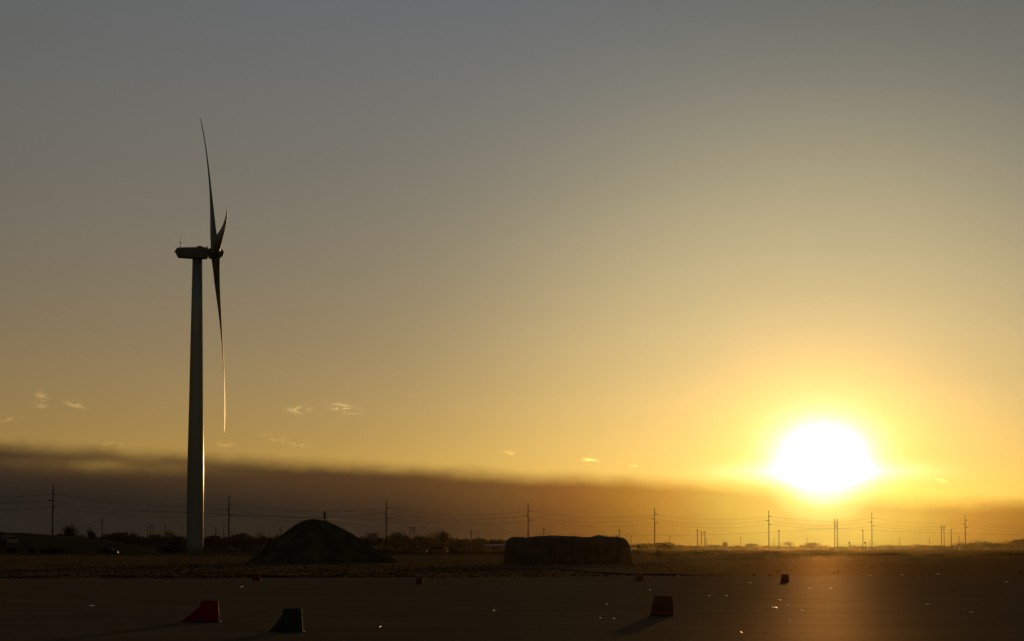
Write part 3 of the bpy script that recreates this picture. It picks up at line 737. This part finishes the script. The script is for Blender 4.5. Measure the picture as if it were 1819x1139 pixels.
marker(1394.5, 1034, 13, 15, 0, MT['orange'], 'small far brown marker nearest below the sun')
marker(1137, 1032, 12, 12, 3, MT['orange'], 'small far dark marker at the pavement edge below the covered pile')
marker(745, 1038, 12, 13, 2, MT['orange'], 'small far dark orange marker at the pavement edge, centre-left')
marker(457, 1032, 11, 12, 3, MT['red'], 'small far dark red marker at the pavement edge below the mound')

# ------------------------------------------------------------------ shiny scraps on the pavement
SCR = [(163, 1077, 15, 2, 'long thin pale scrap on the pavement at far left'), (429, 1043.5, 6, 3, 'small glinting scrap left of the far dark red marker'),
       (877, 1086, 4, 3, 'lone glinting scrap on the pavement at the centre'), (675, 1115, 4, 3, 'lone glinting scrap low on the pavement, centre-left'),
       (1067, 1099, 5, 2.5, 'left one of a low pair of glinting scraps left of the large orange-brown marker'), (1091, 1100, 6, 2.5, 'right one of a low pair of glinting scraps left of the large orange-brown marker'),
       (1078, 1074.5, 4, 3, 'glinting scrap above the low pair left of the large marker'), (1155, 1049, 4, 2.5, 'glinting scrap just above the large orange-brown marker'),
       (1204, 1024, 4, 2, 'faint glinting scrap right of the far dark marker, at the pavement edge'), (1275, 1022.5, 4, 2.5, 'bright far glinting scrap at the pavement edge left of the sun'),
       (1260, 1059, 5, 3, 'bright left one of two glinting scraps right of the large marker'), (1291, 1059, 6, 2.5, 'right one of two glinting scraps right of the large marker'),
       (1375, 1080.5, 17, 3, 'brightest long shining strip lying on the pavement below the sun'), (1385, 1067, 4, 3, 'small glint just above the brightest long strip'),
       (1399, 1076, 3, 2, 'faint glint just right of the brightest long strip'), (1402, 1104, 4, 2.5, 'glinting scrap below the brightest long strip'),
       (1317, 1125, 4, 2.5, 'lowest glinting scrap near the bottom edge'), (1333, 1036, 4, 2, 'faint glint left of the small far brown marker'),
       (1386, 1038.5, 4, 2, 'faint glint just under the small far brown marker'), (1424, 1085, 6, 3, 'bright scrap right of the brightest long strip'),
       (1438, 1046, 4, 2.5, 'glinting scrap left one of two below the sun'), (1476, 1046, 4, 2, 'fainter glinting scrap right one of two below the sun'),
       (1546, 1023, 4, 2.5, 'leftmost of three glints along the right pavement edge'), (1603, 1022, 4, 3, 'middle of three glints along the right pavement edge'),
       (1667, 1021, 4, 3, 'rightmost of three glints along the right pavement edge'), (1648, 1074.5, 4, 3, 'lone faint glint on the dark right part of the pavement'),
       (1725, 1089, 4, 3, 'faint glint low on the right part of the pavement'), (1789, 1035, 4, 3, 'faint glint near the right edge of the photo')]
SR = []
for v in range(4):
    r_ = random.Random(70 + v); m = MB(); nu = 7; rows = []
    for i in range(9):
        u = i / 8; x = u - .5; rows.append([])
        for j in range(nu):
            y = (j / (nu - 1) - .5)
            z = (.05 + .9 * (y + .5) / .84 if y < .34 else .1) * (1 - .5 * (2 * x) ** 4) + r_.uniform(-.09, .12) * (abs(y) < .45)
            rows[-1].append((x + r_.uniform(-.03, .03), y * .8 + r_.uniform(-.04, .04), max(z, .02)))
    m.v = [p for r in rows for p in r]
    for i in range(8):
        for j in range(nu - 1):
            p = i * nu + j; m.f.append((p, p + nu, p + nu + 1, p + 1))
    m.mi = [0] * len(m.f); SR.append(m.mesh('litter_scrap', MT['foil']))
for i, (x, y, w, h, l) in enumerate(SCR):
    g = gnd(x, y); k = g.y / F
    o = bpy.data.objects.new('litter_scrap', SR[i % 4]); COL.objects.link(o)
    o.location = (g.x, g.y, .013); o.scale = (w * k * .62, max(.25, h * k * 17), h * k * .42); tag(o, l, 'litter', 'shiny scraps of litter on the pavement')

# ------------------------------------------------------------------ grass tufts and dry weeds
rnd = random.Random(21); m = MB(); CNT = 34000
vs, fs = [], []
for i in range(CNT):
    t = rnd.random() ** 1.7; y = 150 + t * 440; hw = y * .185 + 4; x = rnd.uniform(-hw, hw)
    if y < ynear(x) + 1.2: continue
    if rnd.random() < min(.97, max(0, x / y * 9 + .35)): continue
    if noise.noise(Vector((x * .15, y * .05, 5))) < -.25 and rnd.random() < .7: continue
    h = rnd.uniform(.03, .09) * (1 + 1.0 * max(0, noise.noise(Vector((x * .3, y * .1, 0))))); o = len(vs); a0 = rnd.uniform(-1.2, 1.2); s = rnd.uniform(.04, .12)
    for q in range(3):
        aa = a0 + q * 1.05; dx, dy = cos(aa) * s, sin(aa) * s
        vs += [(x - dx, y - dy, .02), (x + dx, y + dy, .02), (x + dx * rnd.uniform(-1.5, 1.5), y, h * rnd.uniform(.6, 1.1))]
        fs.append((o + 3 * q, o + 3 * q + 1, o + 3 * q + 2))
m.v, m.f, m.mi = vs, fs, [0] * len(fs)
tag(m.build('grass', MT['grass']), 'dark short rough grass and clods covering the field', 'grass', kind='stuff')
m = MB()
for i in range(420):
    u = rnd.random(); px = rnd.gauss(1330, 60) if u < .6 else rnd.uniform(1060, 1800)
    y = rnd.uniform(380, 560); p = at(px, 973, y); h = rnd.uniform(.25, .75) if u < .6 else rnd.uniform(.15, .4)
    q = Vector((p.x, y, .05))
    for s in range(5):
        top = q + Vector((rnd.gauss(0, .10), rnd.gauss(0, .1), h * rnd.uniform(.6, 1)))
        m.add([q + Vector((-.012, 0, 0)), q + Vector((.012, 0, 0)), top], [(0, 1, 2)])
        r_ = rnd.uniform(.03, .07); m.add([top + Vector((-r_, 0, 0)), top + Vector((0, 0, -r_)), top + Vector((r_, 0, 0)), top + Vector((0, 0, r_ * 1.5))], [(0, 1, 2, 3)])
tag(m.build('dry_weeds', MT['weed']), 'pale dry weeds catching the light on the right of the field', 'weeds', kind='stuff')

# ------------------------------------------------------------------ haze
HD = 2.8e-6
hm = bpy.data.materials.new('haze'); hm.use_nodes = True; t = hm.node_tree; t.nodes.clear()
out = t.nodes.new('ShaderNodeOutputMaterial'); pv = t.nodes.new('ShaderNodeVolumePrincipled')
pv.inputs['Color'].default_value = (1, .76, .30, 1); pv.inputs['Density'].default_value = HD; pv.inputs['Anisotropy'].default_value = .965
t.links.new(pv.outputs[0], out.inputs['Volume'])
m = MB(); m.box((0, 1475, 70), (6400, 3250, 142))
hz_ = m.build('haze', hm); tag(hz_, kind='stuff'); hz_.display_type = 'WIRE'
